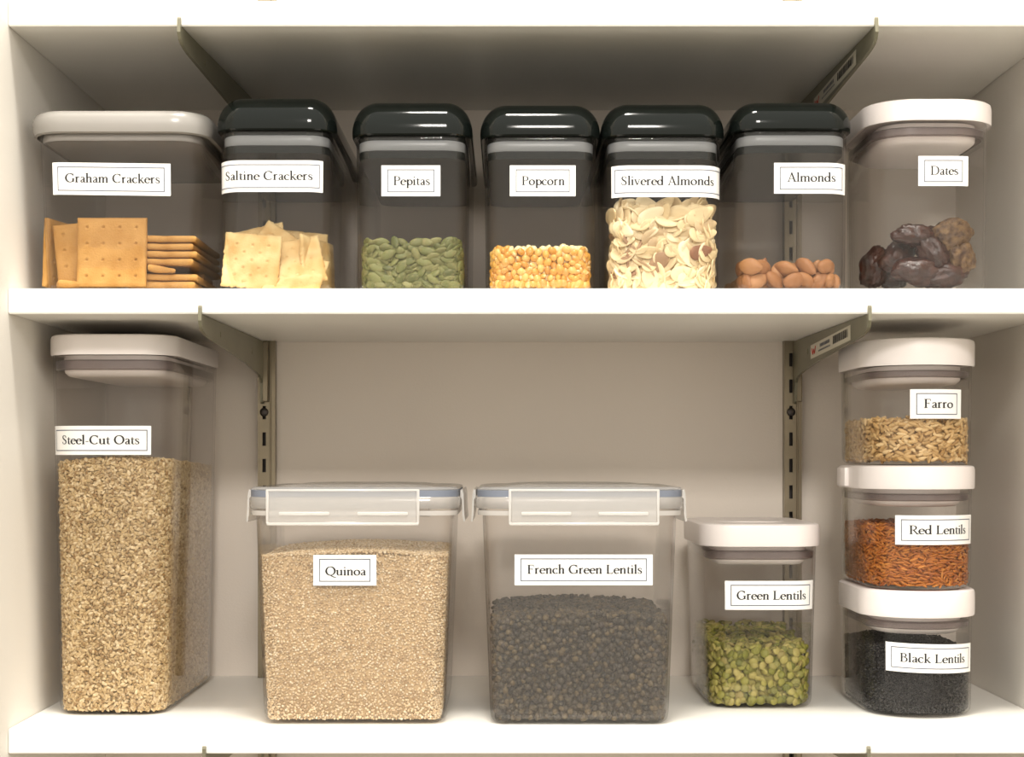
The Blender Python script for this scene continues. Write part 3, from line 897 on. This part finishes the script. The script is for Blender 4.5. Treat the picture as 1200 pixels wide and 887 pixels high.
# ------------------------------------------------------------------ heaps with a top that shows
def top_items(tub, h, step, rng, inset, yaw, tip, sc, ymax=None, jit=.4):
    out = []
    for x in np.arange(tub.x0+inset, tub.x1-inset, step[0]):
        for y in np.arange(tub.y0+inset, min(tub.y1-inset, ymax or 9), step[1]):
            xx, yy = x+rng.normal(0, step[0]*jit), y+rng.normal(0, step[1]*jit)
            dx = max(tub.x0+tub.r-xx, xx-tub.x1+tub.r, 0); dy = max(tub.y0+tub.r-yy, yy-tub.y1+tub.r, 0)
            if math.hypot(dx, dy) > tub.r-inset: continue
            if xx < tub.x0+inset or xx > tub.x1-inset or yy < tub.y0+inset or yy > tub.y1-inset: continue
            z = h(xx, yy)+rng.normal(0, step[1]*.10)
            R = Matrix.Rotation(yaw(rng), 3, 'Z') @ Matrix.Rotation(tip(rng), 3, 'X') @ Matrix.Rotation(tip(rng), 3, 'Y')
            out.append((R*sc(rng), Vector((xx, yy, z))))
    return out

def heap(key, name, tmpl, stops, s_rng, h, step, half, yaw, tip, roll, sc, label, cat, heap_label, group=None, layers=2, seed=1, keep=0, matkw=None, smooth=True, heap_name=None, top=True, ymax=None, jit=.33):
    """h(x, y): height of the heap's surface; grains over front, visible sides and top, in jittered layers"""
    tub = T[key]
    rng = np.random.default_rng(seed)
    w = tub.wall+.0003
    fr = []
    for L in range(layers):
        off = 0
        z = tub.z0+.0030+half[2]*.9
        while z < .5:
            any_ = False
            off = 1-off
            for s in np.arange(s_rng[0]+off*step[0]/2, s_rng[1], step[0]):
                ss, zz = s+rng.normal(0, step[0]*jit), z+rng.normal(0, step[1]*jit)
                t = half[1]*(1.0+1.3*L+.9*rng.random())
                zz = max(zz, tub.z0+.003+half[2]*.7)
                P, Tn, N = tub.pt(ss, zz, w+t)
                if zz > h(P.x, P.y): continue
                any_ = True
                fr.append((L*1.0+rng.random()*.5, (frame(Tn, N, yaw(rng), tip(rng), roll(rng), sc(rng)), P)))
            z += step[1]
            if z > max(h(tub.xc, tub.y0), h(tub.x0, tub.y1), h(tub.x1, tub.y0), h(tub.x0, tub.y0), h(tub.xc, tub.y1)): break
    fr.sort(key=lambda a: a[0])
    its = [a[1] for a in fr]
    tp = top_items(tub, h, (step[0], step[0]), rng, w+half[0]+.0005+tub.inset(h(tub.xc, tub.y0)), uni(0, 6.28), tip, sc, ymax) if top else []
    kw = dict(matkw or {})
    if keep:
        front = [i for i in its if i[1].y < tub.y0+tub.r*.8 and True]
        front_set = set(id(i) for i in front[:keep])
        place(name, mesh_of(name, tmpl, grain_mat(name+'_skin', stops, **kw), smooth), front[:keep], label, cat, group)
        its = [i for i in its if id(i) not in front_set]
    kw['island'] = True
    m = grain_mat(name+'_mass_skin', stops, **kw)
    # core follows the surface
    ins = w+half[1]*(1.0+1.1*layers)
    h0 = h(tub.xc, tub.y0+.02)
    core = core_of(tub, ins, h0)
    V = core[0]
    z0 = tub.z0+.0034
    for v in V:
        f = (v[2]-z0)/(h0-z0)
        v[2] = z0+f*(h(v[0], v[1])-half[2]*.9-z0)
    o = merged(heap_name or name+'_heap', npitems(its+tp), tmpl, m, core, smooth)
    return tag(o, heap_label, cat, kind='stuff')

nz = lambda x, y, s, a: a*noise.noise(Vector((x*s, y*s, .3)))

# steel-cut oats: chopped, angular bits
t = T['oats']; so = t.a+t.q
heap('oats', 'cut_oats', shaped(I1, .0024, .0014, .0012), [(.45, .31, .145), (.64, .48, .26), (.29, .175, .07), (.76, .61, .38), (.52, .37, .18)], (-so*.95, so+.19),
     lambda x, y: -.0035-.03*(y-.06)+.004*math.sin((x+.37)*30)+nz(x, y, 40, .002), (.0032, .0021), (.0023, .0012, .0012),
     uni(0, 6.28), gau(0, .6), gau(0, .5), uni(.7, 1.25), None, 'oats', 'tan steel-cut oats filling the tall jar', smooth=False, heap_name='steel_cut_oats', layers=2, seed=11, matkw=dict(rough=.6))

# quinoa
t = T['quinoa']; sq = t.a+t.q
heap('quinoa', 'quinoa', shaped(I1, .00105, .00105, .0008), [(.62, .45, .25), (.84, .68, .45), (.46, .31, .16), (.92, .80, .60)], (-sq, sq+.15),
     lambda x, y: -.0790+.0045*math.sin(max(0, min(1, (x+.20)/.16))*PI)+.010*(y-.012)+nz(x, y, 30, .0012), (.0022, .0019), (.001, .0013, .0009),
     uni(0, 6.28), gau(0, .5), gau(0, .5), uni(.8, 1.2), None, 'quinoa', 'pale quinoa grains filling the large tub', heap_name='quinoa_grains', layers=1, seed=12, matkw=dict(rough=.6))

# french green lentils
t = T['french']; sf = t.a+t.q
heap('french', 'french_lentil', shaped(I2, .0026, .0026, .0017), [(.026, .019, .014), (.050, .038, .024), (.014, .011, .010), (.10, .070, .032), (.036, .026, .021)], (-sf, sf+.1),
     lambda x, y: -.1300+.005*math.sin(max(0, min(1, (x+.02)/.16))*PI)+.012*(y-.01)+nz(x, y, 30, .0015), (.0047, .0042), (.0025, .0021, .0023),
     uni(0, 6.28), gau(0, .5), gau(0, .5), uni(.85, 1.15), 'tiny dark green-brown lentil at the front of the French Green Lentils tub', 'lentil', 'dark mottled lentils filling the French Green Lentils tub', group='dark lentils in the French Green Lentils tub',
     keep=300, layers=2, seed=13, matkw=dict(rough=.5, spot=(.16, .14, .08), spot_scale=500, spot_at=.66))

# green lentils
t = T['green']; sg = t.a+t.q
heap('green', 'green_lentil', shaped(I2, .0037, .0037, .0017), [(.17, .17, .022), (.27, .25, .05), (.38, .32, .10), (.12, .13, .018), (.28, .22, .07)], (-sg-t.side-.02, sg+.005),
     lambda x, y: -.1600+.05*(y-.093)+nz(x, y, 50, .003), (.0066, .0058), (.0036, .0024, .0032),
     uni(0, 6.28), gau(0, .42), gau(0, .42), uni(.85, 1.15), 'flat yellow-green lentil at the front of the Green Lentils jar', 'lentil', 'yellow-green lentils filling the Green Lentils jar', group='yellow-green lentils in the Green Lentils jar',
     keep=300, layers=2, seed=14, matkw=dict(rough=.5))

# black lentils
t = T['black']; sb = t.a+t.q
heap('black', 'black_lentil', shaped(I1, .0014, .0014, .0010), [(.012, .012, .012), (.022, .021, .022), (.008, .008, .009), (.03, .028, .028)], (-sb-t.side-t.q*.9, sb+.02),
     lambda x, y: -.1560-.06*max(0, x-.345)+nz(x, y, 50, .002), (.0026, .0023), (.0014, .0011, .0013),
     uni(0, 6.28), gau(0, .5), gau(0, .5), uni(.85, 1.15), None, 'lentils', 'shiny black lentils filling the lowest jar of the stack', heap_name='black_lentils', layers=1, seed=15, matkw=dict(rough=.4))

# red lentils: slim orange grains
heap('red', 'orange_grain', shaped(I2, .0036, .0012, .0010, lambda V: taper_tip(V, .25)), [(.36, .105, .014), (.48, .165, .024), (.25, .06, .009), (.54, .21, .035)], (-sb-t.side-t.q*.9, sb+.02),
     lambda x, y: -.0560+nz(x, y, 50, .002), (.0054, .0020), (.0026, .0012, .0013),
     gau(0, .45), gau(0, .4), gau(0, .25), uni(.85, 1.15), 'slim orange-red grain at the front of the Red Lentils jar', 'lentil', 'orange-red grains filling the Red Lentils jar', group='orange-red grains in the Red Lentils jar',
     keep=300, layers=2, seed=16, matkw=dict(rough=.5))

# farro
heap('farro', 'farro_grain', shaped(I2, .0044, .0020, .0018, lambda V: taper_tip(V, .35)), [(.46, .28, .105), (.62, .41, .18), (.33, .185, .06), (.74, .54, .28), (.52, .33, .13)], (-sb-t.side-t.q*.9, sb+.02),
     lambda x, y: .0310+nz(x, y, 60, .002), (.0064, .0032), (.0034, .0018, .0019),
     gau(0, .7), gau(0, .5), gau(0, .3), uni(.85, 1.15), 'plump tan farro grain at the front of the Farro jar', 'farro grain', 'tan farro grains filling the topmost jar of the stack', group='tan grains in the Farro jar',
     keep=300, layers=2, seed=17, matkw=dict(rough=.5))

# ------------------------------------------------------------------ crackers
def cracker_mesh(name, w, h, th, holes, m, wav=.0004, seed=0, hr=.0014, edge=.0):
    """sheet lying in XY with docking holes pressed into both faces"""
    nx, ny = max(24, int(w/.0008)), max(24, int(h/.0008))
    bm = bmesh.new()
    def side(sg):
        G = []
        for j in range(ny+1):
            row = []
            for i in range(nx+1):
                x, y = w*(i/nx-.5), h*(j/ny-.5)
                ex = min(w/2-abs(x), h/2-abs(y))
                z = th/2*min(1, math.sqrt(max(0, ex)/.0022)*.55+.45)
                z += wav*noise.noise(Vector((x*90, y*90, seed+sg)))+wav*1.2*noise.noise(Vector((x*35, y*35, seed+5+sg)))
                for hx, hy in holes:
                    d2 = (x-hx)**2+(y-hy)**2
                    if d2 < (3*hr)**2: z += (.0005*math.exp(-d2/(hr*hr*2.2))-.0024*math.exp(-d2/(hr*hr*.42)))*(th/.0055)
                k = edge*(noise.noise(Vector((x*400, y*400, seed))))
                row.append(bm.verts.new((x+k*(1 if ex < 1e-6 else 0), y+k*(1 if ex < 1e-6 else 0), sg*z)))
            G.append(row)
        for j in range(ny):
            for i in range(nx):
                bm.faces.new((G[j][i], G[j][i+1], G[j+1][i+1], G[j+1][i]))
        return G
    A, B = side(1), side(-1)
    def rim(G): return [G[0][i] for i in range(nx)]+[G[j][nx] for j in range(ny)]+[G[ny][i] for i in range(nx, 0, -1)]+[G[j][0] for j in range(ny, 0, -1)]
    ra, rb_ = rim(A), rim(B)
    for i in range(len(ra)):
        bm.faces.new((ra[i], ra[(i+1) % len(ra)], rb_[(i+1) % len(ra)], rb_[i]))
    bmesh.ops.recalc_face_normals(bm, faces=bm.faces)
    for f in bm.faces: f.smooth = True
    me = bpy.data.meshes.new(name); bm.to_mesh(me); bm.free()
    me.materials.append(m)
    return me
def cracker_mat(name, c0, c1, c2, sc):
    m = mat(name, c0, .7, var=c1, vscale=sc, bump=.25, bscale=700, spec=.2)
    return m
GR = .0555
M['graham'] = cracker_mat('graham_crust', (.50, .275, .085), (.40, .20, .052), None, 70)
M['saltine'] = cracker_mat('saltine_crust', (.74, .56, .28), (.56, .34, .12), None, 60)
g16 = [((i-1.5)*GR*.235, (j-1.5)*GR*.235) for i in range(4) for j in range(4)]
g32 = [(x, y+s*GR*.5) for x, y in g16 for s in (-1, 1)]
me_half = cracker_mesh('graham_square', GR, GR, .0060, g16, M['graham'], seed=1)
me_sheet = cracker_mesh('graham_sheet', GR, .112, .0052, g32, M['graham'], seed=2)
me_bit = cracker_mesh('graham_bit', .022, .018, .0052, [(0, 0)], M['graham'], seed=3, wav=.0008)
def put(name, me, loc, rot, label, cat, group=None):
    o = bpy.data.objects.new(name, me)
    COL.objects.link(o)
    o.location = loc; o.rotation_euler = rot
    return tag(o, label, cat, group)
R_ = math.radians
fl = ZM[1]+.0032
k0 = FPX/1.278
GX = (131-CX)/k0
gg = 'graham crackers in the grey-lidded box'
put('graham_cracker', me_half, (GX, .0290, fl+GR/2+.0009), (R_(86), 0, 0), 'square graham cracker standing upright at the front of the box', 'cracker', gg)
put('graham_cracker', me_half, (-.3345, .0385, fl+GR/2-.0012), (R_(88), R_(-6), 0), 'graham cracker leaning behind the upright front one, to its left', 'cracker', gg)
put('graham_cracker', me_half, (-.3610, .0640, fl+GR/2+.0010), (R_(90), R_(3), R_(68)), 'graham cracker standing edge-on against the left wall of the box', 'cracker', gg)
put('graham_cracker', me_bit, (-.3480, .0310, fl+.0030), (0, 0, R_(20)), 'broken graham corner lying at the bottom left of the box', 'cracker', gg)
layers = ['lowest graham sheet of the flat stack on the right of the box', 'second graham sheet from the bottom of the flat stack', None, 'graham sheet just above the broken bit in the flat stack', 'third graham sheet from the top of the flat stack',
          'second graham sheet from the top of the flat stack', 'topmost graham sheet of the flat stack']
for i, lb in enumerate(layers):
    z = fl+.0030+.00615*i
    dx = (0, .001, 0, -.0005, .0008, -.001, .0004)[i]
    if lb is None:
        put('graham_cracker', me_bit, (-.2770, .0370, z), (0, R_(6), R_(12)), 'small broken graham bit sticking out of the gap in the flat stack', 'cracker', gg)
        put('graham_cracker', me_half, (-.2800, .1060, z), (0, 0, R_(3)), 'half graham cracker set back in the gap of the flat stack', 'cracker', gg)
    else:
        put('graham_cracker', me_sheet, (-.2768+dx, .0865+abs(dx), z), (0, 0, R_((0, 1, 0, -1, .8, -.6, .5)[i])), lb, 'cracker', gg)

SQ = .045
s13 = [((i-1)*SQ*.28, (j-1)*SQ*.28) for i in range(3) for j in range(3)]+[((i-.5)*SQ*.28, (j-.5)*SQ*.28) for i in range(2) for j in range(2)]
me_salt = cracker_mesh('saltine_square', SQ, SQ, .0046, s13, M['saltine'], wav=.0010, seed=7, edge=.0012)
sgp = 'saltine crackers in the black-lidded jar'
def salt(px, py, y, rx, ry, rz, label):
    d = y+DIST
    put('saltine_cracker', me_salt, ((px-CX)*d/FPX, y, (CY-py)*d/FPX), (R_(rx), R_(ry), R_(rz)), label, 'cracker', sgp)
salt(295, 306, .0300, 80, 4, 3, 'saltine facing out at the front left of its jar')
salt(324, 300, .0480, 72, 33, 0, 'saltine with one corner peaking at the top of the pile')
salt(346, 308, .0400, 60, -12, 6, 'saltine tilted under the right slope of the pile')
salt(346, 326, .0330, 50, 8, -8, 'saltine low at the front right of the pile')
salt(372, 312, .0560, 84, 5, 62, 'saltine turned along the right wall of the jar')
salt(304, 297, .0620, 78, -10, -14, 'saltine standing behind the front left cracker')
salt(350, 302, .0760, 80, 5, 10, 'saltine standing at the back right of the pile')
salt(310, 333, .0520, 4, 3, 20, 'saltine lying flat on the bottom, front middle')
salt(352, 334, .0700, -3, 2, -12, 'saltine lying flat on the bottom, towards the right')
salt(323, 327, .0900, 5, -6, 40, 'saltine lying flat deep behind the standing crackers')
salt(378, 318, .1050, 86, 0, 75, 'saltine leaning on the right wall far back in the jar')

# ------------------------------------------------------------------ dates
def date_mesh(name, a, b, c, seed, m):
    V, F = I3
    V = ico(4)[0].copy(); F = ico(4)[1]
    for i, v in enumerate(V):
        p = Vector(v)
        f = 1+.22*noise.noise(p*1.3+Vector((seed, 0, 0)))-.34*abs(noise.noise(Vector((p.x*1.8, p.y*4.2, p.z*4.2+seed))))+.06*noise.noise(p*7+Vector((0, seed, 0)))
        f *= 1-.18*max(0, p.x)**2
        V[i] = v*f
    V = V*np.array((a, b, c))
    return mesh_of(name, (V, F), m)
M['date'] = mat('date_skin', (.022, .007, .005), .28, spec=.5, var=(.055, .016, .008), vscale=120, bump=.4, bscale=420)
M['date_floured'] = mat('floured_date_skin', (.040, .016, .008), .5, spec=.4, var=(.20, .12, .055), vscale=190, bump=.6, bscale=520)
def date(px, py, y, a, b, c, rx, ry, rz, seed, label, floured=False):
    d = y+DIST
    put('date', date_mesh('date', a, b, c, seed, M['date_floured' if floured else 'date']), ((px-CX)*d/FPX, y, (CY-py)*d/FPX), (R_(rx), R_(ry), R_(rz)), label, 'date', 'dried dates in the white-lidded jar')
date(1026, 312, .078, .021, .0135, .013, 0, -68, 10, 1, 'dark date standing upright alone at the left of the pile')
date(1072, 276, .046, .020, .0105, .0105, 0, 4, 6, 2, 'dark date lying across the top of the pile, left of centre')
date(1052, 300, .060, .019, .012, .012, 10, -40, 25, 3, 'dark date tilted beneath the top left of the pile')
date(1075, 318, .045, .022, .013, .012, 0, 5, -8, 4, 'reddish dark date lying at the bottom middle of the pile')
date(1094, 298, .046, .020, .0125, .012, 0, 55, 5, 5, 'dark date tilted steeply in the middle of the pile')
date(1116, 276, .050, .021, .0145, .0145, 0, -28, 10, 6, 'oat-dusted date at the top right of the pile', True)
date(1124, 304, .048, .019, .0135, .013, 0, 70, 0, 7, 'oat-dusted date pressed to the right wall of the jar', True)
date(1108, 322, .046, .021, .012, .0115, 0, -6, 6, 8, 'dark date lying at the bottom right of the pile')
date(1046, 324, .088, .021, .012, .012, 0, 8, 60, 9, 'dark date lying at the bottom towards the back of the pile')
date(1100, 285, .085, .021, .014, .013, 0, 20, 30, 10, 'dark date tucked in behind the oat-dusted ones')
